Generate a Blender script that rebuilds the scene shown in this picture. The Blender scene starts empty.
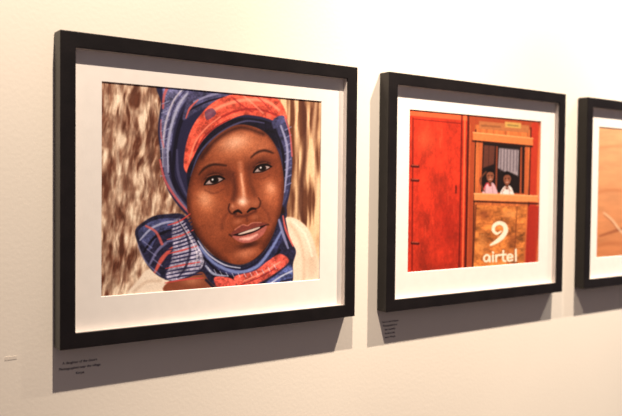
import bpy, bmesh, math
import numpy as np
from mathutils import Vector, Matrix

# ------------------------------------------------------------------ measures
f,D,ZC,PSI,TH,RHO=763.61,1.02649,1.50970,0.62506,0.02861,0.01020
DEP,FW,W,S1,G1,G2=0.02553,0.02079,0.49849,0.31780,0.07046,0.07697
ML,MR,MT,MB,REC=0.03965,0.04635,0.04051,0.04505,0.01098
H=0.42; ZM=1.5
rr=np.array([math.cos(PSI),-math.sin(PSI),0]); fw=np.array([math.sin(PSI)*math.cos(TH),math.cos(PSI)*math.cos(TH),-math.sin(TH)])
up=np.cross(rr,fw); R2=math.cos(RHO)*rr+math.sin(RHO)*up; U2=math.cos(RHO)*up-math.sin(RHO)*rr
CAM=np.array([0,-D,ZC])
def to_px(P):
    q=P-CAM
    z=q@fw
    return 311+f*(q@R2)/z, 208-f*(q@U2)/z
def wall_pt(u,v,y=0.0):
    d=fw*f+R2*(u-311)-U2*(v-208)
    t=(y-CAM[1])/d[1]
    return CAM+d*t

scene=bpy.context.scene
try:
    scene.view_settings.view_transform='Standard'
    scene.view_settings.look='None'
except Exception: pass
COL=scene.collection

def srgb2lin(c):
    c=np.clip(np.asarray(c,dtype=float),0,1)
    return np.where(c<=.04045,c/12.92,((c+.055)/1.055)**2.4)
def lin(r,g,b): 
    a=srgb2lin(np.array([r,g,b])/255.); return (a[0],a[1],a[2],1)

# ------------------------------------------------------------------ materials
def mat_noise(name,c1,c2,scale=40,rough=.6,bump=.1,bscale=200,stretch=(1,1,1),spec=.5,detail=4):
    m=bpy.data.materials.new(name); m.use_nodes=True; nt=m.node_tree; n=nt.nodes; l=nt.links
    b=n['Principled BSDF']; b.inputs['Roughness'].default_value=rough
    b.inputs['Specular IOR Level'].default_value=spec
    tc=n.new('ShaderNodeTexCoord'); mp=n.new('ShaderNodeMapping'); mp.inputs['Scale'].default_value=stretch
    l.new(tc.outputs['Object'],mp.inputs['Vector'])
    nz=n.new('ShaderNodeTexNoise'); nz.inputs['Scale'].default_value=scale; nz.inputs['Detail'].default_value=detail
    l.new(mp.outputs[0],nz.inputs['Vector'])
    cr=n.new('ShaderNodeValToRGB'); cr.color_ramp.elements[0].position=.3; cr.color_ramp.elements[1].position=.7
    cr.color_ramp.elements[0].color=c1; cr.color_ramp.elements[1].color=c2
    l.new(nz.outputs['Fac'],cr.inputs[0]); l.new(cr.outputs[0],b.inputs['Base Color'])
    if bump:
        n2=n.new('ShaderNodeTexNoise'); n2.inputs['Scale'].default_value=bscale; n2.inputs['Detail'].default_value=3
        l.new(mp.outputs[0],n2.inputs['Vector'])
        bp=n.new('ShaderNodeBump'); bp.inputs['Strength'].default_value=bump; bp.inputs['Distance'].default_value=.001
        l.new(n2.outputs['Fac'],bp.inputs['Height']); l.new(bp.outputs[0],b.inputs['Normal'])
    return m
M_wall=mat_noise('wall_paint',lin(237,228,215),lin(241,232,219),3,.75,.2,180,spec=.25)
M_floor=mat_noise('floor_concrete',lin(120,104,96),lin(135,118,108),6,.6,.1,60)
M_black=mat_noise('black_satin_wood',(.0055,.004,.004,1),(.010,.0075,.0075,1),30,.38,.15,300,(1,1,1),.35)
M_mat=mat_noise('mat_board_paper',lin(236,230,224),lin(240,234,228),60,.85,.1,900,spec=.2)
M_spacer=mat_noise('spacer_paper',lin(200,190,184),lin(208,198,192),60,.85,.1,900,spec=.2)
M_back=mat_noise('backing_fibreboard',lin(120,90,65),lin(140,105,75),90,.9,.2,500)
M_ink=mat_noise('vinyl_lettering',lin(46,34,50),lin(54,40,56),60,.6,0)
M_pale=mat_noise('pale_label_card',lin(228,218,205),lin(232,222,209),60,.6,0)
def mat_vc(name):
    m=bpy.data.materials.new(name); m.use_nodes=True; nt=m.node_tree; n=nt.nodes; l=nt.links
    b=n['Principled BSDF']; b.inputs['Roughness'].default_value=.55; b.inputs['Specular IOR Level'].default_value=.25
    a=n.new('ShaderNodeAttribute'); a.attribute_name='Col'
    l.new(a.outputs['Color'],b.inputs['Base Color']); return m
M_print=mat_vc('photo_print_ink')

# ------------------------------------------------------------------ painter
rng=np.random.RandomState(7)
TAB=rng.rand(16,128,128)
def vn(x,y,k=0):
    xi=np.floor(x).astype(int); yi=np.floor(y).astype(int); fx=x-xi; fy=y-yi
    fx=fx*fx*(3-2*fx); fy=fy*fy*(3-2*fy); T=TAB[k%16]
    a=T[xi%128,yi%128]; b=T[(xi+1)%128,yi%128]; c=T[xi%128,(yi+1)%128]; d=T[(xi+1)%128,(yi+1)%128]
    return (a*(1-fx)+b*fx)*(1-fy)+(c*(1-fx)+d*fx)*fy
def fbm(x,y,k=0,o=4):
    s=0;a=.5;t=0
    for i in range(o):
        s=s+a*vn(x*2**i,y*2**i,k+i); t+=a; a*=.5
    return s/t
def smooth_pts(p,n=6,closed=True):
    p=np.array(p,float); N=len(p); out=[]
    rngN=N if closed else N-1
    for i in range(rngN):
        if closed: a,b,c,d=p[(i-1)%N],p[i],p[(i+1)%N],p[(i+2)%N]
        else: a,b,c,d=p[max(i-1,0)],p[i],p[i+1],p[min(i+2,N-1)]
        for j in range(n):
            t=j/n
            out.append(.5*((2*b)+(-a+c)*t+(2*a-5*b+4*c-d)*t*t+(-a+3*b-3*c+d)*t**3))
    if not closed: out.append(p[-1])
    return np.array(out)
class Paint:
    def __init__(s,U,V,base):
        s.U=U;s.V=V;s.C=np.zeros((len(U),3))+np.array(base,float)
    def _sel(s,p,m):
        return np.nonzero((s.U>p[:,0].min()-m)&(s.U<p[:,0].max()+m)&(s.V>p[:,1].min()-m)&(s.V<p[:,1].max()+m))[0]
    def _segd(s,idx,p,closed,wd=None):
        x=s.U[idx];y=s.V[idx];best=np.full(len(idx),1e9);ins=np.zeros(len(idx),bool);n=len(p)
        for i in range(n if closed else n-1):
            a=p[i];b=p[(i+1)%n];dx,dy=b-a;L=dx*dx+dy*dy+1e-9
            t=np.clip(((x-a[0])*dx+(y-a[1])*dy)/L,0,1)
            dd=np.hypot(x-a[0]-t*dx,y-a[1]-t*dy)
            if wd is not None: dd=dd-(wd[i]*(1-t)+wd[min(i+1,n-1)]*t)
            best=np.minimum(best,dd)
            if closed:
                c=((a[1]>y)!=(b[1]>y)); 
                with np.errstate(divide='ignore',invalid='ignore'):
                    xx=(b[0]-a[0])*(y-a[1])/(b[1]-a[1]+1e-12)+a[0]
                ins^=(c&(x<xx))
        return best,ins
    def _mix(s,idx,col,a):
        if callable(col): c=col(s.U[idx],s.V[idx])
        else: c=np.array(col,float)
        s.C[idx]=s.C[idx]*(1-a[:,None])+c*a[:,None]
    def poly(s,pts,col,soft=.7,alpha=1.,sm=True):
        p=smooth_pts(pts) if sm else np.array(pts,float)
        idx=s._sel(p,soft*2+1)
        if not len(idx): return
        d,ins=s._segd(idx,p,True); sd=np.where(ins,d,-d)
        a=np.clip(.5+sd/(2*soft),0,1); a=a*a*(3-2*a)
        s._mix(idx,col,a*alpha)
    def line(s,pts,w,col,soft=.5,alpha=1.,sm=True):
        p=smooth_pts(pts,5,False) if sm else np.array(pts,float)
        if np.isscalar(w): wd=np.full(len(p),w/2)
        else: wd=np.interp(np.linspace(0,1,len(p)),np.linspace(0,1,len(w)),np.array(w)/2.)
        idx=s._sel(p,wd.max()+soft*2+1)
        if not len(idx): return
        d,_=s._segd(idx,p,False,wd)
        a=np.clip(.5-d/(2*soft),0,1); a=a*a*(3-2*a)
        s._mix(idx,col,a*alpha)
    def blob(s,cx,cy,rx,ry,col,alpha=1.,ang=0.):
        m=3*max(rx,ry); idx=np.nonzero((abs(s.U-cx)<m)&(abs(s.V-cy)<m))[0]
        if not len(idx): return
        c,q=math.cos(math.radians(ang)),math.sin(math.radians(ang)); x=s.U[idx]-cx;y=s.V[idx]-cy
        a=np.exp(-((x*c+y*q)/rx)**2-((-x*q+y*c)/ry)**2)*alpha
        s._mix(idx,col,a)

def paint_portrait(U,V):
    P=Paint(U,V,(170,135,110))
    wob=(fbm(U/16,V/34,1)-.5)*9
    x=U+wob+.10*(V-190)
    a=fbm(x/3.8,V/14.,2,3); b=fbm(x/9.,V/20,5,2)
    t=np.clip((a*.6+b*.4-.33)*2.8,0,1)
    c=np.array((98,60,45.))*(1-t)[:,None]+np.array((240,214,188.))*t[:,None]
    dk=np.clip((fbm(U/12,V/13,8,3)-.50)*3.0,0,.65)
    c=c*(1-dk[:,None])+np.array((112,76,60.))*dk[:,None]
    c=c*(1+.34*(fbm(x/1.6,V/7,11,2)-.5))[:,None]
    rgt=np.clip((U-270)/10,0,1)[:,None]
    t2=np.clip((fbm((U+wob*.6)/4.,V/40,3,2)-.34)*2.8,0,1)[:,None]
    c2=(np.array((100,62,44.))*(1-t2)+np.array((220,184,146.))*t2)
    P.C=c*(1-rgt)+c2*rgt
    P.line([(150,82),(152,120),(149,150),(154,190)],[3,2,3,2],(92,60,50),2.2,.6)
    P.line([(143,84),(141,120),(145,160)],[3,2,2],(242,218,194),2,.5)
    P.line([(118,84),(122,110),(118,150),(120,190)],[4,2,4],(248,228,206),2.4,.5)
    P.line([(130,82),(134,120),(130,160),(136,205)],[2,3,2],(108,72,58),2.2,.55)
    P.line([(106,170),(112,200),(106,240),(112,296)],[3,5,3],(112,78,62),2.4,.5)
    P.line([(316,103),(313,150),(318,200),(315,235)],[3,5,3],(226,192,158),1.8,.6)
    P.line([(303,100),(305,150),(300,200),(303,222)],[4,5,4],(80,46,36),2.2,.85)
    P.line([(296,100),(298,140),(295,185)],[2,3,2],(210,176,142),1.8,.5)
    cream=(228,206,184)
    P.poly([(276,224),(288,217),(300,221),(310,232),(317,254),(322,284),(270,292),(262,262)],cream,1.2)
    P.blob(312,262,6,18,(192,164,140),.6); P.line([(290,224),(300,240),(304,262),(303,284)],3,(200,172,148),2,.7)
    P.line([(294,222),(306,236),(312,256)],2,(246,232,214),1.5,.7)
    P.poly([(128,300),(138,280),(150,268),(170,268),(190,300)],(234,214,194),1.4)
    P.line([(134,292),(146,282),(160,281)],3,(204,178,156),1.6,.7)
    P.poly([(166,292),(172,279),(196,270),(212,278),(222,292)],(132,76,54),1.0)
    P.blob(192,281,9,4,(190,128,98),.7)
    navy=(44,42,70)
    P.poly([(165,80),(161,104),(158,128),(160,150),(162,170),(167,188),(176,203),(188,216),(202,222),(278,222),(287,204),(291,182),(292,158),(290,134),(284,112),(276,98),(268,84)],navy,.9)
    def tex(k,amp,base):
        base=np.array(base,float)
        return lambda u,v: base*(1+amp*(fbm(u/1.5,v/1.5,k,2)-.5)+.65*(fbm(u/6,v/6,k+3,2)-.5))[:,None]
    P.poly([(166,82),(163,104),(160,130),(162,152),(170,150),(174,128),(181,108),(192,94),(200,84)],tex(3,.55,(100,100,134)),1.2)
    P.line([(196,86),(182,100),(173,120),(168,146),(168,172)],[2,3,2.5,2],(172,174,202),1,.85)
    P.line([(190,86),(177,101),(169,122),(165,146)],[1,1.4,1],(60,56,90),.6,.8)
    P.line([(186,86),(174,100),(166,122),(163,146),(163,166)],[1.5,2,1.5],(208,202,216),.8,.7)
    P.line([(206,86),(190,103),(180,124),(175,148),(173,176),(177,198)],[3,4,3.5,3],(24,21,38),.9,.9)
    P.line([(168,86),(164,96),(163,108)],[3,2],(200,100,96),.9,.8)
    P.line([(161,120),(161,134),(164,148)],[1.4,2,1.4],(188,98,100),.8,.6)
    for i in range(9):
        y=104+i*9; P.line([(162-i*.2,y),(169,y-3+i*.3)],1.1,(150,152,184),.6,.65)
    P.line([(164,150),(166,172),(174,192),(186,208)],[3,4,3],(118,116,146),1,.8)
    P.line([(170,152),(172,172),(180,192),(189,204)],[2,3,2],(28,24,42),.8,.9)
    P.line([(177,150),(178,172),(184,190),(190,200)],[2,3,1.6],(80,78,110),.8,.8)
    P.line([(160,160),(165,180),(176,198),(190,214)],[1.8,2.6,2],(198,98,100),.8,.8)
    P.poly([(196,82),(186,104),(183,120),(196,112),(214,104),(236,96),(240,84)],tex(4,.5,(78,76,108)),1.2)
    P.line([(194,102),(208,96),(226,92),(246,92)],[2,2.5,2],(144,144,178),.8,.8)
    P.line([(190,110),(206,102),(224,97)],[1.5,2,1],(24,21,38),.8,.9)
    P.line([(204,90),(222,88),(250,89)],[1.4,2,1.4],(170,170,198),.7,.7)
    P.line([(186,118),(190,108),(198,100)],[1,2.2,1],(200,98,92),.7,.9)
    coral=(210,90,72)
    P.poly([(212,103),(230,95),(252,91),(271,94),(282,104),(287,119),(276,121),(262,117),(244,115),(228,121),(213,131),(201,143),(193,160),(190,174),(184,168),(185,150),(190,132),(198,118)],tex(5,.4,coral),.9)
    P.line([(205,116),(222,106),(244,100),(266,101),(279,110)],[2,3.4,3.4,2],(242,150,124),1.4,.8)
    P.line([(194,150),(202,132),(218,119),(240,110),(262,110),(280,117)],[2,2,2.5,1.5],(142,44,42),1.2,.85)
    P.line([(189,162),(195,143),(206,128),(220,117)],[1.5,2,1.5],(240,142,116),.9,.8)
    P.line([(197,150),(204,137),(217,126),(230,119)],[1,1.6,1],(128,38,40),.8,.8)
    P.line([(232,97),(240,104),(252,112)],1.5,(142,44,44),.9,.7)
    P.line([(254,94),(262,101),(274,114)],1.4,(142,48,48),.9,.65)
    P.line([(243,95),(252,103),(263,113)],1.6,(248,166,142),.9,.5)
    P.poly([(205,112),(212,108),(216,114),(207,120)],(74,64,100),.8,.7)
    P.poly([(189,188),(187,172),(193,158),(203,141),(217,127),(238,118),(258,119),(274,124),(284,134),(284,150),(276,146),(262,131),(240,126),(222,135),(206,150),(197,170)],tex(6,.5,(26,22,38)),.9)
    P.line([(191,176),(198,156),(211,140),(228,128),(246,121),(264,123)],[1.2,2.,2.,1.2],(84,82,116),.9,.85)
    P.poly([(272,122),(284,116),(290,136),(292,160),(290,184),(284,204),(279,200),(282,180),(282,158),(278,140)],tex(7,.5,(66,66,98)),1)
    P.line([(281,126),(287,146),(287,168),(284,192)],[2,2.5,2],(158,160,192),.9,.8)
    P.line([(275,130),(282,148),(284,168),(283,190)],[2.5,3,2],(20,16,30),.8,.9)
    for i in range(8): P.line([(285,130+i*8),(291,127+i*8)],1.2,(144,146,182),.6,.6)
    P.line([(285,118),(290,134),(292,156)],1.6,(196,100,98),.7,.8)
    P.poly([(196,222),(206,248),(228,264),(256,260),(274,236),(280,205)],(40,20,20),2)
    # ---- face: a child's full round cheeks
    skin=(126,66,42)
    face=[(241,124.5),(222,132),(206,147),(195,166),(189,184),(187,200),(189,216),(195,231),(205,246),(218,258),(233,264),(247,263),(259,255),(269,242),(277,225),(282,206),(284,186),(282,166),(276,147),(263,131)]
    P.poly(face,skin,.9)
    fm=Paint(U,V,(0,0,0)); fm.poly(face,(1,1,1),1.2); msk=fm.C[:,0]
    Q=Paint(U,V,(0,0,0)); Q.C=P.C.copy()
    Q.blob(241,146,30,15,(182,112,79),.85,-12)
    Q.blob(235,142,14,7.5,(230,172,144),.8,-14)
    Q.blob(262,148,10,8,(174,106,78),.55,-12)
    Q.blob(208,203,15,17,(180,106,72),.92,-20)
    Q.blob(205,199,7,8.5,(232,164,130),.75,-24)
    Q.blob(269,193,10,16,(178,106,74),.88,-14)
    Q.blob(271,188,5,6,(226,160,128),.7,-14)
    Q.blob(217,228,13,14,(148,82,55),.75,-20)
    Q.blob(246,253,12,5.5,(186,116,88),.85,-14)
    Q.blob(268,220,7,13,(144,80,55),.65,-12)
    Q.line([(206,147),(194,168),(187,190),(188,212),(194,230),(206,248),(224,263)],[4,4,4,5,6,7,7],(50,22,18),5,.8)
    Q.line([(264,130),(278,147),(284,170),(283,196),(277,224),(264,248)],[3,3,3,3,4],(58,27,20),4,.78)
    Q.line([(202,157),(217,139),(240,127.5),(263,134)],[3.4,3.4,2.6],(46,22,20),3.2,.8)
    Q.blob(213,176.5,13,7.5,(66,31,23),.88,-16); Q.blob(261.5,165,11,7,(66,31,23),.88,-16)
    Q.blob(229,176,5,8,(82,41,29),.65,0); Q.blob(250.5,169,3.5,7,(88,45,31),.5,0)
    Q.line([(205,190),(214,193.5),(224,189)],1.4,(90,46,33),1.6,.55); Q.line([(254,178),(263,178.5),(271,174)],1.2,(90,46,33),1.4,.45)
    Q.blob(211,164,8,2.4,(176,110,82),.5,-18); Q.blob(258,152,7,2.2,(176,110,82),.5,-14)
    Q.line([(233,174),(235,188),(233.5,199)],[3,4,5],(78,39,28),2.8,.8)
    Q.line([(249,170),(251,184),(255,195)],[3,3,4],(94,50,35),2.6,.6)
    Q.line([(240,163),(242,180),(243,195)],[4,5,7],(190,120,90),2.8,.85)
    Q.line([(241,174),(243,188),(244,199)],[1.4,2,3],(236,182,154),1.6,.75)
    Q.blob(244,204,9,6.5,(176,108,80),.95,-14); Q.blob(242.5,201.5,4.4,3.8,(252,208,186),.9)
    Q.blob(233.5,208,4.5,4.2,(162,98,72),.85); Q.blob(255.5,203,4,4,(162,98,72),.85)
    Q.blob(232.5,206,1.5,1.8,(210,146,116),.6)
    Q.line([(229.5,204),(228.5,209),(231,213.3),(236,214)],[1.2,1.8,1.6],(56,25,20),1,.85)
    Q.line([(258.5,198),(260.5,202),(259,207),(255.5,209)],[1,1.6,1.3],(58,28,22),1,.8)
    Q.line([(234,212.5),(238,210.8),(241.5,213)],[2,3,1.6],(20,8,8),.8,.92)
    Q.line([(247.5,212),(251.5,208.8),(255.5,209)],[1.6,2.8,1.8],(20,8,8),.8,.92)
    Q.line([(235,216),(245,216),(256,211)],2.2,(72,34,26),1.8,.75)
    Q.line([(228,213),(223,220),(222,229)],[1.6,2.2,1.4],(90,46,33),2.4,.55)
    Q.line([(262,206),(267,213),(270,220)],[1.4,2,1.4],(92,47,34),2.2,.5)
    Q.line([(246,215),(247.5,221)],2.4,(92,47,35),1.3,.6)
    Q.blob(238,221.5,5,2.6,(172,106,80),.7,-14); Q.blob(255,217,4,2.6,(172,106,80),.6,-14)
    Q.blob(248.5,245,12,3,(58,27,21),.85,-14)
    Q.poly([(230.5,235),(236,229),(242.6,224.6),(247.3,225.4),(252,222.6),(259.5,222.4),(267,224),(260,227.6),(249,230.6),(239,234)],(120,61,53),.9)
    Q.line([(235,229.6),(242.6,224.8),(247.5,225.6),(252.6,222.8),(261,222.6)],.9,(200,134,114),.9,.75)
    Q.poly([(232,235.4),(240,232.6),(249.5,229.6),(258.5,226.8),(266,225),(261.5,230),(253.5,233.8),(243,236.2)],(34,13,15),.6)
    Q.poly([(238.5,233.9),(245,231.3),(252,229),(259.5,226.9),(259,228.5),(253.4,231.),(246,233.2),(240,234.6)],(216,198,186),.7,.88)
    Q.poly([(231.5,235.8),(240,236.2),(249.5,234),(257.5,230.8),(266.5,225.6),(265,232),(258.6,238.6),(249,242.6),(239.5,241.8)],(166,96,88),.9)
    Q.line([(240,239),(249,238.4),(257,234.6)],[1.4,3.4,1.6],(238,180,168),1.4,.9)
    Q.line([(229.5,234.8),(231.6,236.2)],1.6,(50,22,20),1,.8); Q.line([(266.3,224.8),(268.5,224.6)],1.4,(50,22,20),1,.8)
    for pts in ([(199,174.5),(205,168),(214,164.5),(226,165.5)],[(251,157.5),(257,152.5),(265,150.5),(273,153)]):
        Q.line(pts,[1,2.4,2.6,1.2],(36,17,14),1.4,.82)
    def eye(cx,cy,sc,an):
        c,s_=math.cos(math.radians(an)),math.sin(math.radians(an))
        T=lambda L:[(cx+sc*(x*c-y*s_),cy+sc*(x*s_+y*c)) for x,y in L]
        Q.poly(T([(-11,2),(-6,-2.4),(0,-3.9),(6,-2.7),(10.5,1.2),(5,3.9),(-1,4.7),(-7,3.9)]),(32,14,12),.9)
        Q.poly(T([(-9.4,1.8),(-5,-1.),(0,-2.2),(5,-1.3),(8.8,1.2),(4.6,2.7),(-1,3.4),(-6,2.8)]),(160,142,140),.8)
        p=T([(0.2,.2)])[0]
        q=[(p[0]+4.5*sc*math.cos(k),p[1]+3.6*sc*math.sin(k)) for k in np.linspace(0,2*math.pi,10)[:-1]]
        Q.poly(q,(28,14,12),.8)
        q=[(p[0]+2*sc*math.cos(k),p[1]+2*sc*math.sin(k)) for k in np.linspace(0,2*math.pi,10)[:-1]]
        Q.poly(q,(8,5,6),.5)
        Q.line(T([(-11,2.4),(-6,-2.0),(0,-3.4),(6,-2.3),(11,1.6)]),[1,2.4,3,2.4,1.2],(16,6,7),.7,.95)
        Q.line(T([(-9,-3.4),(-3,-6.4),(4,-6.2),(10,-2.8)]),1.,(54,26,20),1,.7)
        Q.line(T([(-6,-5),(0,-5.2),(6,-4.4)]),.9,(158,98,74),.8,.5)
        Q.line(T([(-8,4),(-1,5.4),(6,4.4)]),1,(150,90,70),.9,.5)
        g=T([(-1.3,-.8)])[0]; Q.blob(g[0],g[1],1.,1.,(250,246,246),1.)
    eye(214,180,.98,-14); eye(262,168,.88,-16)
    n=(1+.14*(fbm(U/1.3,V/1.3,9,2)-.5)+.14*(fbm(U/6,V/6,4,2)-.5))[:,None]
    P.C=P.C*(1-msk[:,None])+Q.C*n*msk[:,None]
    # ---- scarf round the neck
    n2=[(135,232),(142,223),(154,216),(168,214),(182,214),(189,222),(195,234),(205,248),(219,259),(238,265),(252,261),(265,250),(273,235),(279,218),(284,214),(287,226),(290,240),(296,251),(293,264),(291,285),(270,292),(245,290),(224,291),(210,282),(202,272),(190,277),(174,281),(160,277),(148,266),(140,250)]
    P.poly(n2,tex(8,.6,(40,39,62)),.9)
    P.poly([(138,232),(150,222),(166,218),(180,220),(172,228),(158,236),(150,250),(144,246)],tex(9,.5,(74,78,116)),1)
    P.line([(140,240),(152,228),(168,222),(182,222)],[1.5,2.4,2,1],(172,176,206),.8,.8)
    P.line([(144,252),(154,238),(168,231),(180,232)],[2,3,2],(18,15,28),.9,.9)
    P.line([(150,264),(158,250),(170,241),(180,242)],[2,3,2],(124,122,160),.9,.8)
    P.line([(155,272),(162,259),(172,248)],[2.4,4.4,2.4],(206,96,84),1,.9)
    P.line([(146,226),(156,232),(162,244)],[2,2.8],(206,104,96),.8,.8)
    P.line([(138,246),(146,262),(160,275)],[1,1.6,1.2],(144,146,184),.8,.6)
    for k,(x0,y0) in enumerate([(148,244),(152,252),(158,262)]): P.line([(x0-5,y0-3),(x0+4,y0+4)],1,(150,150,188),.6,.6)
    # pale printed panel, broken up by diagonal dark stripes that run on into the navy cloth
    band=[(176,219),(185,222),(193,236),(201,250),(206,262),(199,270),(188,276),(174,281),(166,276),(171,262),(173,246),(172,230)]
    P.poly(band,tex(10,.6,(172,168,192)),1.4,.95)
    for i in range(17):
        t=i/16.; y=218+t*58; x0=168-3*t; w=22+16*t
        P.line([(x0,y+7),(x0+w*.5,y+3.5),(x0+w,y-4+6*t)],[.8,1.9,1.],(38,36,72) if i%4 else (196,76,74),.6,.88)
    P.line([(178,220),(186,234),(190,250),(186,266),(178,278)],[1,2.4,2.4,1.4],(32,28,50),1,.7)
    P.line([(186,224),(196,240),(205,256),(203,268)],[1.2,2,1.4],(26,22,42),.8,.85)
    P.line([(180,222),(190,238),(197,254),(195,266)],[.8,1.2,.8],(236,230,238),.7,.6)
    P.poly([(198,238),(206,250),(220,262),(238,268),(252,264),(265,253),(274,238),(280,222),(284,232),(276,252),(262,268),(242,276),(222,272),(206,262)],tex(11,.6,(52,54,90)),1)
    P.line([(200,247),(214,263),(236,272),(256,267),(270,251),(281,232)],[2,3,3,3,2],(128,142,192),1,.85)
    P.line([(198,241),(209,255),(225,265),(240,268)],[1.2,1.6,1.2],(206,210,230),.7,.8)
    P.line([(226,267),(244,269),(260,259),(273,241)],[1,1.6,1],(20,17,34),.8,.8)
    P.line([(204,258),(222,274),(244,279),(264,270),(280,250)],[2,3,2],(16,13,26),1,.9)
    P.poly([(234,277),(254,271),(268,261),(280,254),(289,261),(277,272),(259,283),(243,289)],tex(12,.5,(208,92,80)),1)
    P.line([(244,281),(262,273),(280,262)],1.6,(244,158,136),.9,.7)
    P.line([(240,285),(258,278),(276,268)],1.2,(124,42,46),.8,.8)
    P.poly([(214,278),(226,277),(236,282),(232,292),(220,292)],tex(13,.5,(202,88,78)),1)
    P.line([(206,280),(214,288),(218,292)],2.4,(26,24,46),.8,.9)
    P.poly([(264,285),(279,273),(291,265),(291,284),(276,290)],tex(14,.6,(80,90,138)),1)
    P.line([(266,287),(280,277),(292,271)],1.6,(204,210,232),.8,.8)
    P.line([(274,288),(284,281),(292,279)],1.6,(26,22,40),.8,.9)
    P.line([(279,220),(283,234),(288,248)],[2,3,2],(144,146,184),.8,.8)
    P.line([(283,216),(286,230),(293,246)],[1.4,2.4,1.4],(204,98,90),.7,.85)
    P.line([(206,266),(214,274),(228,276)],[2,2.5,1],(176,184,212),.8,.8)
    for i in range(12):
        xx=208+i*6; yy=266-.0065*(xx-238)**2+9
        P.line([(xx,yy-1.6),(xx+2,yy+2)],.8,(210,212,230),.5,.6)
    n=(1+.14*(fbm(U/.9,V/.9,12,2)-.5))[:,None]
    C=np.clip(P.C*n/255.,0,1)
    return 255*np.clip(1.04*(C*.72+.28*C*C*(3-2*C)),0,1)

def letters(P,txt,x,y,h,slope,col,w):
    G={'a':[[(.55,.45),(.3,.35),(.05,.6),(.15,.95),(.45,.9),(.6,.5),(.62,1.)]],
       'i':[[(.15,.4),(.15,1)],[(.15,.1),(.17,.16)]],
       'r':[[(.1,.4),(.12,1)],[(.12,.6),(.3,.4),(.5,.42)]],
       't':[[(.25,.0),(.22,.85),(.45,1.)],[(.0,.38),(.5,.36)]],
       'e':[[(.08,.68),(.55,.64),(.45,.4),(.2,.4),(.05,.68),(.2,.98),(.55,.92)]],
       'l':[[(.15,-.1),(.15,1)]]}
    adv={'a':.78,'i':.34,'r':.58,'t':.58,'e':.74,'l':.34}
    for ch in txt:
        for st in G[ch]:
            P.line([(x+a*h,y+b*h+slope*(a*h)) for a,b in st],w,col,.45,.95)
        x+=adv[ch]*h; y+=slope*adv[ch]*h

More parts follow.
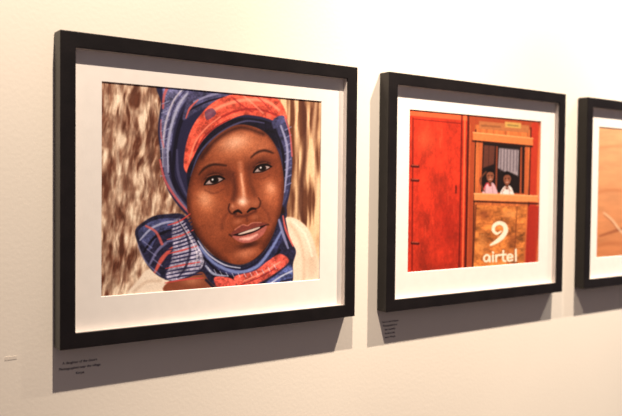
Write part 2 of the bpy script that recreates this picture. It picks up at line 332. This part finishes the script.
def paint_kiosk(U,V):
    rs=np.random.RandomState(3)
    P=Paint(U,V,(196,58,34))
    n=fbm(U/10,V/22,2); 
    P.C*= (1+.22*(n-.5))[:,None]
    P.poly([(405,106),(470,114),(466,272),(403,276)],lambda u,v:np.array((192,56,34.))*(1+.5*(fbm(u/9,v/18,4)-.5)+.2*(fbm(u/1.4,v/3,5,2)-.5)-.12*np.clip((v-160)/100,0,1))[:,None],.6,1,False)
    for k in range(26):
        x=rs.uniform(416,460); y=rs.uniform(126,262); L=rs.uniform(3,16)
        P.line([(x,y),(x+rs.uniform(-.6,.6),y+L)],rs.uniform(.5,1.1),(226,100,66) if k%3==0 else (140,36,24),.6,.4,False)
    P.poly([(405,106),(470,114),(469.5,121),(405,115)],(218,104,64),.8,.85,False)
    P.line([(413,118),(412,270)],1.3,(110,24,17),.6,.9,False)
    P.line([(414.5,119),(461,123.5)],1.1,(120,28,19),.6,.85,False)
    P.line([(436,122),(434.5,270)],.8,(160,42,27),.5,.4,False)
    P.line([(462,116),(459,270)],[1.6,1.6],(100,22,17),.6,.9,False)
    P.line([(465,115),(462.5,269)],1.6,(228,112,70),.7,.9,False)
    P.line([(468.5,116),(465.5,269)],2.4,(70,24,18),.7,.9,False)
    for y in (166,180,243): 
        P.line([(412,y),(418,y+.5)],3.0,(74,20,17),.6,.9,False); P.line([(412,y-1),(418,y-.6)],.7,(226,120,90),.4,.7,False)
    P.blob(426,140,10,12,(224,98,62),.5); P.blob(446,222,12,28,(150,34,23),.5)
    P.line([(456,186),(456,193)],1.6,(86,24,19),.5,.9,False)
    wood=lambda u,v:np.array((190,106,60.))*(1+.6*(fbm(u/2.2,v/22,6)-.5))[:,None]
    P.poly([(470,115),(545,122),(541,264),(467,270)],wood,.6,1,False)
    P.poly([(470,115),(545,122),(545,131),(470,124)],(150,62,38),.6,.8,False)
    P.poly([(479,121),(529,125.5),(529,133),(479,129)],(172,108,68),.7,1,False)
    P.poly([(505,121.5),(521,123),(521,128.5),(505,127)],(196,160,92),.8,.85,False)
    P.line([(482,125.5),(500,127)],1.6,(112,70,46),.9,.6,False)
    P.line([(508,125),(518,126)],1.2,(96,86,50),.6,.7,False)
    P.line([(473,118),(469.5,268)],4.5,(160,72,42),.8,1,False); P.line([(475.8,130),(472.5,268)],1.4,(66,30,20),.5,.9,False)
    P.line([(535,126),(530.5,264)],7.5,(178,58,38),.9,1,False); P.line([(531,128),(527,264)],1.4,(70,27,20),.5,.9,False)
    P.line([(540,126),(536,264)],1.3,(224,116,78),.6,.8,False)
    P.poly([(480,134),(529,139),(527.5,196),(478,194)],(184,96,57),.6,1,False)
    P.poly([(483,141),(525,145),(524,193.5),(481,192)],(30,19,19),.6,1,False)
    P.poly([(473,132),(533,138),(533,145.5),(473,140)],(210,122,72),.6,1,False)
    P.line([(473,132.4),(533,138.4)],.9,(238,168,116),.5,.8,False)
    P.line([(473,141),(532,146.5)],1.8,(50,24,18),.7,.95,False)
    P.poly([(484,145),(495,146),(494,164),(483,168)],(104,60,48),.8,.9,False)
    P.line([(489,146),(488.5,166)],.7,(60,32,28),.5,.7,False)
    P.poly([(499,148),(519,150),(518,176),(512,173),(505,172),(498,168)],(160,148,154),.9,.9,False)
    for i in range(6): P.line([(501+i*3.2,149),(500.5+i*3.2,171)],1,(80,70,80),.6,.7,False)
    P.line([(497,147),(496,192)],1.6,(134,66,42),.5,.95,False)
    P.line([(521.5,148),(520.5,193)],1.8,(170,86,52),.5,.9,False)
    def kid(x,y,shirt):
        P.poly([(x-7,y+20),(x-6,y+12),(x-2,y+7),(x+3,y+7),(x+6,y+12),(x+7,y+20)],shirt,.6)
        P.line([(x,y+4),(x,y+9)],3,(92,52,38),.5)
        P.poly([(x-3.6,y-1),(x-2.6,y-5),(x+.5,y-6.4),(x+3.6,y-4.6),(x+4,y),(x+2.6,y+4.4),(x,y+6),(x-2.6,y+4)],(130,80,60),.6)
        P.poly([(x-4,y-1),(x-3.4,y-6),(x+.5,y-7.8),(x+4.4,y-5.4),(x+4.4,y-.6),(x+2.6,y-3.6),(x-1.8,y-3.8)],(20,12,14),.6)
        P.blob(x-1.5,y-.4,.7,.6,(20,10,10),.9); P.blob(x+1.8,y-.4,.7,.6,(20,10,10),.9)
        P.line([(x-1,y+3.3),(x+1.8,y+3.3)],.7,(214,174,160),.4,.8); P.blob(x+.3,y+1.3,.9,1,(184,124,98),.7)
        P.line([(x-4.5,y+12),(x-5,y+19)],.8,(120,84,84),.5,.6,False); P.line([(x+2,y+9),(x+3,y+19)],.8,(140,110,108),.5,.5,False)
    kid(490,176,(206,162,170)); kid(507,179,(220,210,204))
    P.line([(484,191),(480,180),(486,172)],1.6,(110,64,46),.5,.9)
    P.line([(484,189),(487,183),(490,186)],1.2,(196,60,66),.5,.8); P.line([(503,191),(506,187),(511,191)],1.2,(170,134,124),.5,.8)
    P.poly([(474,193),(538,195.5),(538,202),(474,200)],(216,138,86),.5,1,False); P.line([(474,193.6),(538,196)],.9,(242,182,132),.5,.7,False)
    P.line([(474,201.3),(538,203.8)],1.8,(66,32,22),.7,.95,False)
    P.line([(522,148),(522,193)],1,(84,36,26),.5,.6,False)
    P.poly([(476,205),(527,206.5),(523,264),(473,268)],lambda u,v:np.array((184,110,58.))*(1+1.0*(fbm(u/9,v/6,9)-.5)+.4*(fbm(u/2,v/1.4,10,2)-.5))[:,None],.6,1,False)
    for k in range(16):
        x=rs.uniform(477,522); y=rs.uniform(209,262); L=rs.uniform(3,10)
        P.line([(x,y),(x+L,y+rs.uniform(-.4,.6))],rs.uniform(.5,1),(230,170,110) if k%2 else (112,60,36),.5,.45,False)
    P.line([(476,205),(473,268)],1.2,(90,42,27),.5,.9,False); P.line([(517,207),(514,266)],.9,(110,56,33),.5,.8,False)
    P.line([(476,224),(516,224)],.7,(130,72,41),.5,.5,False)
    P.blob(484,215,6,5,(130,68,40),.7); P.blob(510,214,7,4,(218,152,94),.6); P.blob(482,244,5,9,(214,144,86),.5); P.blob(512,240,4,8,(132,72,42),.5)
    P.poly([(528,206),(540,206),(536,262),(525,263)],(160,47,33),.7,.9,False)
    cr=(242,228,204)
    P.line([(490.5,245),(496.5,241.5),(502,237),(505.6,231),(504.5,225.4),(499.5,223),(494.5,225.4),(493.4,230.4),(497,233.6),(501,231.4)],[1.6,4,4.8,4.8,4.4,4,3.6,3.2,2.6,1.4],cr,.7,.95)
    letters(P,'airtel',483.5,251.5,10.2,-.03,cr,1.9)
    C=np.clip(P.C*(1+.14*(fbm(U/.9,V/.9,12,2)-.5))[:,None]/255.,0,1)
    return 255*(C*.75+.25*C*C*(3-2*C))

def paint_sand(U,V):
    P=Paint(U,V,(224,160,108))
    t=np.clip((V-118)/140,0,1)[:,None]
    P.C=np.array((224,168,122.))*(1-t)+np.array((198,122,76.))*t
    P.C*=(1+.16*(fbm(U/12,V/4,3)-.5))[:,None]
    P.line([(590,150),(620,146),(700,150)],2,(186,118,76),2,.5)
    P.line([(590,196),(612,190),(660,196)],3,(180,106,66),2,.5)
    P.line([(600,236),(612,232),(622,229),(640,226)],[2,3,2.4],(142,78,50),1.4,.75)
    P.line([(604,213),(612,220),(619,229),(626,236)],[1.2,2,1.6],(246,214,180),1.4,.75)
    P.line([(604,215),(612,222),(618,231)],[.8,1.2,.8],(142,78,50),.9,.6)
    P.line([(598,246),(614,243),(650,248)],[3,4],(180,106,66),2,.6)
    P.poly([(634,240),(638,190),(642,172),(650,176),(656,200),(662,242)],(120,62,44),1)
    P.blob(646,166,5,6,(70,38,30),1)
    return P.C

# ------------------------------------------------------------------ builders
def obj(name,me,parent=None,mat=None):
    o=bpy.data.objects.new(name,me); COL.objects.link(o)
    if parent: o.parent=parent
    if mat: me.materials.append(mat)
    return o
def sweep(name,x0,x1,z0,z1,prof,mat,parent,bev=0):
    bm=bmesh.new(); rings=[]
    for i in range(4):
        r=[]
        for t,y in prof:
            x=(x0+t,x1-t,x1-t,x0+t)[i]; z=(z0+t,z0+t,z1-t,z1-t)[i]
            r.append(bm.verts.new((x,y,z)))
        rings.append(r)
    n=len(prof)
    for i in range(4):
        a=rings[i];b=rings[(i+1)%4]
        for j in range(n):
            bm.faces.new((a[j],a[(j+1)%n],b[(j+1)%n],b[j]))
    bmesh.ops.recalc_face_normals(bm,faces=bm.faces)
    me=bpy.data.meshes.new(name); bm.to_mesh(me); bm.free()
    o=obj(name,me,parent,mat)
    if bev:
        m=o.modifiers.new('bevel','BEVEL'); m.width=bev; m.segments=2; m.limit_method='ANGLE'
    return o
def slab(name,x0,x1,y0,y1,z0,z1,mat,parent=None,bev=0):
    bm=bmesh.new(); bmesh.ops.create_cube(bm,size=1)
    for v in bm.verts:
        v.co=((x0+x1)/2+v.co.x*(x1-x0),(y0+y1)/2+v.co.y*(y1-y0),(z0+z1)/2+v.co.z*(z1-z0))
    me=bpy.data.meshes.new(name); bm.to_mesh(me); bm.free(); o=obj(name,me,parent,mat)
    if bev:
        m=o.modifiers.new('bevel','BEVEL'); m.width=bev; m.segments=2
    return o
def print_mesh(name,parent,ox,oz,x0,x1,z0,z1,y,nx,nz,painter):
    xs=np.linspace(x0,x1,nx); zs=np.linspace(z0,z1,nz)
    X,Z=np.meshgrid(xs,zs); co=np.stack([X.ravel(),np.full(X.size,y),Z.ravel()],1)
    Pw=co+np.array([ox,0,oz]); U,V=to_px(Pw)
    C=painter(U,V)
    C=srgb2lin(np.clip(C,0,255)/255.)
    i=np.arange(nz-1)[:,None]*nx+np.arange(nx-1)[None,:]; i=i.ravel()
    F=np.stack([i,i+1,i+nx+1,i+nx],1)
    me=bpy.data.meshes.new(name)
    me.vertices.add(len(co)); me.vertices.foreach_set('co',co.ravel())
    me.loops.add(F.size); me.loops.foreach_set('vertex_index',F.ravel().astype(np.int32))
    me.polygons.add(len(F)); me.polygons.foreach_set('loop_start',(np.arange(len(F))*4).astype(np.int32))
    me.update(calc_edges=True); me.validate()
    at=me.color_attributes.new('Col','FLOAT_COLOR','POINT')
    rgba=np.ones((len(co),4),np.float32); rgba[:,:3]=C
    at.data.foreach_set('color',rgba.ravel())
    return obj(name,me,parent,M_print)

def picture_frame(s,label,painter,nx,nz):
    e=bpy.data.objects.new('picture_frame',None); COL.objects.link(e); e.empty_display_size=.05
    z=ZM-H/2; e.location=(s,0,z)
    e['label']=label; e['category']='picture frame'; e['group']='framed photographs on the gallery wall'
    yb=-0.0004; yf=-DEP; ym=yf+REC
    sweep('frame_moulding',0,W,0,H,[(0,yb),(0,yf),(FW,yf),(FW,yf+.003),(FW-.005,yf+.003),(FW-.005,yb)],M_black,e,.0009)
    i=FW-.0049
    sweep('spacer',0,W,0,H,[(i,yf+.0031),(FW+.0004,yf+.0031),(FW+.0004,ym-.0001),(i,ym-.0001)],M_spacer,e)
    sl,sr,st,sb=FW+ML,W-FW-MR,H-FW-MT,FW+MB
    bm=bmesh.new()
    def rect(x0,x1,z0,z1,y): return [bm.verts.new(p) for p in ((x0,y,z0),(x1,y,z0),(x1,y,z1),(x0,y,z1))]
    j=FW-.0048; t=.0012
    O=rect(j,W-j,j,H-j,ym); I=rect(sl-t*.6,sr+t*.6,sb-t*.6,st+t*.6,ym); I2=rect(sl,sr,sb,st,ym+t); O2=rect(j,W-j,j,H-j,ym+t)
    for A,B in ((O,I),(I,I2),(I2,O2),(O2,O)):
        for k in range(4): bm.faces.new((A[k],A[(k+1)%4],B[(k+1)%4],B[k]))
    bmesh.ops.recalc_face_normals(bm,faces=bm.faces)
    me=bpy.data.meshes.new('mat_board'); bm.to_mesh(me); bm.free(); obj('mat_board',me,e,M_mat)
    print_mesh('photo_print',e,s,z,sl-.001,sr+.001,sb-.001,st+.001,ym+t+.0002,nx,nz,painter)
    slab('backing_board',j,W-j,ym+t+.0006,ym+t+.0036,j,H-j,M_back,e)
    return e
picture_frame(S1,"black shadow-box frame, portrait of a child in blue and coral headscarf",paint_portrait,500,390)
picture_frame(S1+W+G1,"black shadow-box frame, photo of red door and wooden kiosk",paint_kiosk,380,320)
picture_frame(S1+2*W+G1+G2,"black shadow-box frame holding a sandy orange desert photo",paint_sand,200,160)

# ------------------------------------------------------------------ room
wl=slab('wall_back',-3.0,6.0,0,.12,0,3.3,M_wall); wl['kind']='structure'
fl=slab('floor',-3.0,6.0,-4.0,.12,-.1,0,M_floor); fl['kind']='structure'

# ------------------------------------------------------------------ wall captions
def caption(lines,u,v,size,label,lh=1.25,mat=M_ink):
    p=wall_pt(u,v)
    cu=bpy.data.curves.new('caption','FONT'); cu.body='\n'.join(lines); cu.size=size; cu.align_x='CENTER'; cu.align_y='CENTER'
    cu.space_line=lh; cu.extrude=.0001; cu.offset=.00006
    t=bpy.data.objects.new('tmp',cu); COL.objects.link(t)
    dg=bpy.context.evaluated_depsgraph_get(); me=bpy.data.meshes.new_from_object(t.evaluated_get(dg))
    bpy.data.objects.remove(t)
    me.transform(Matrix.Rotation(math.pi/2,4,'X'))
    o=obj('wall_caption',me,None); me.materials.clear(); me.materials.append(mat)
    o.location=(p[0],-.00012,p[2]); o['label']=label; o['category']='wall caption'; o['group']='lettered captions on the gallery wall'
    return o
caption(["A daughter of the desert","Photographed near the village","Kenya"],80,367,.0048,"small dark three-line lettering on the wall beneath the portrait frame",1.6)
caption(["Two at the window","Photographed at","the roadside","kiosk in the","town, Kenya"],390,329,.0050,"small dark five-line lettering on the wall beneath the kiosk photo",1.4)
p=wall_pt(11,358)
c=slab('wall_tag',p[0]-.008,p[0]+.007,-.0004,0,p[2]-.0022,p[2]+.0022,M_pale,None)
c['label']="small pale blank tag stuck on the white wall"; c['category']='label'

# ------------------------------------------------------------------ lights
def spot(loc,tgt,power,size,blend,rad,col):
    L=bpy.data.lights.new('spot','SPOT'); L.energy=power; L.spot_size=math.radians(size); L.spot_blend=blend; L.shadow_soft_size=rad; L.color=col
    o=bpy.data.objects.new('gallery_spot_light',L); COL.objects.link(o); o.location=loc
    o.rotation_euler=(Vector(tgt)-Vector(loc)).to_track_quat('-Z','Y').to_euler(); return o
warm=(1,.835,.67)
spot((.37,-.72,3.0),(.42,0,1.33),205,75,.8,.012,warm)
spot((1.46,-.70,3.0),(1.42,0,1.40),265,66,.75,.012,warm)
spot((2.5,-.72,3.0),(2.25,0,1.9),195,60,.8,.014,(1,.90,.77))
w=bpy.data.worlds.new('World'); scene.world=w; w.use_nodes=True
w.node_tree.nodes['Background'].inputs[0].default_value=(1,.85,.93,1); w.node_tree.nodes['Background'].inputs[1].default_value=.17

# ------------------------------------------------------------------ camera
cd=bpy.data.cameras.new('camera'); cam=bpy.data.objects.new('camera',cd); COL.objects.link(cam)
cd.sensor_width=36; cd.lens=f/622*36; cd.clip_start=.01
M=Matrix(((R2[0],U2[0],-fw[0],CAM[0]),(R2[1],U2[1],-fw[1],CAM[1]),(R2[2],U2[2],-fw[2],CAM[2]),(0,0,0,1)))
cam.matrix_world=M
cd.dof.use_dof=True; cd.dof.focus_distance=1.16; cd.dof.aperture_fstop=4.2
scene.camera=cam
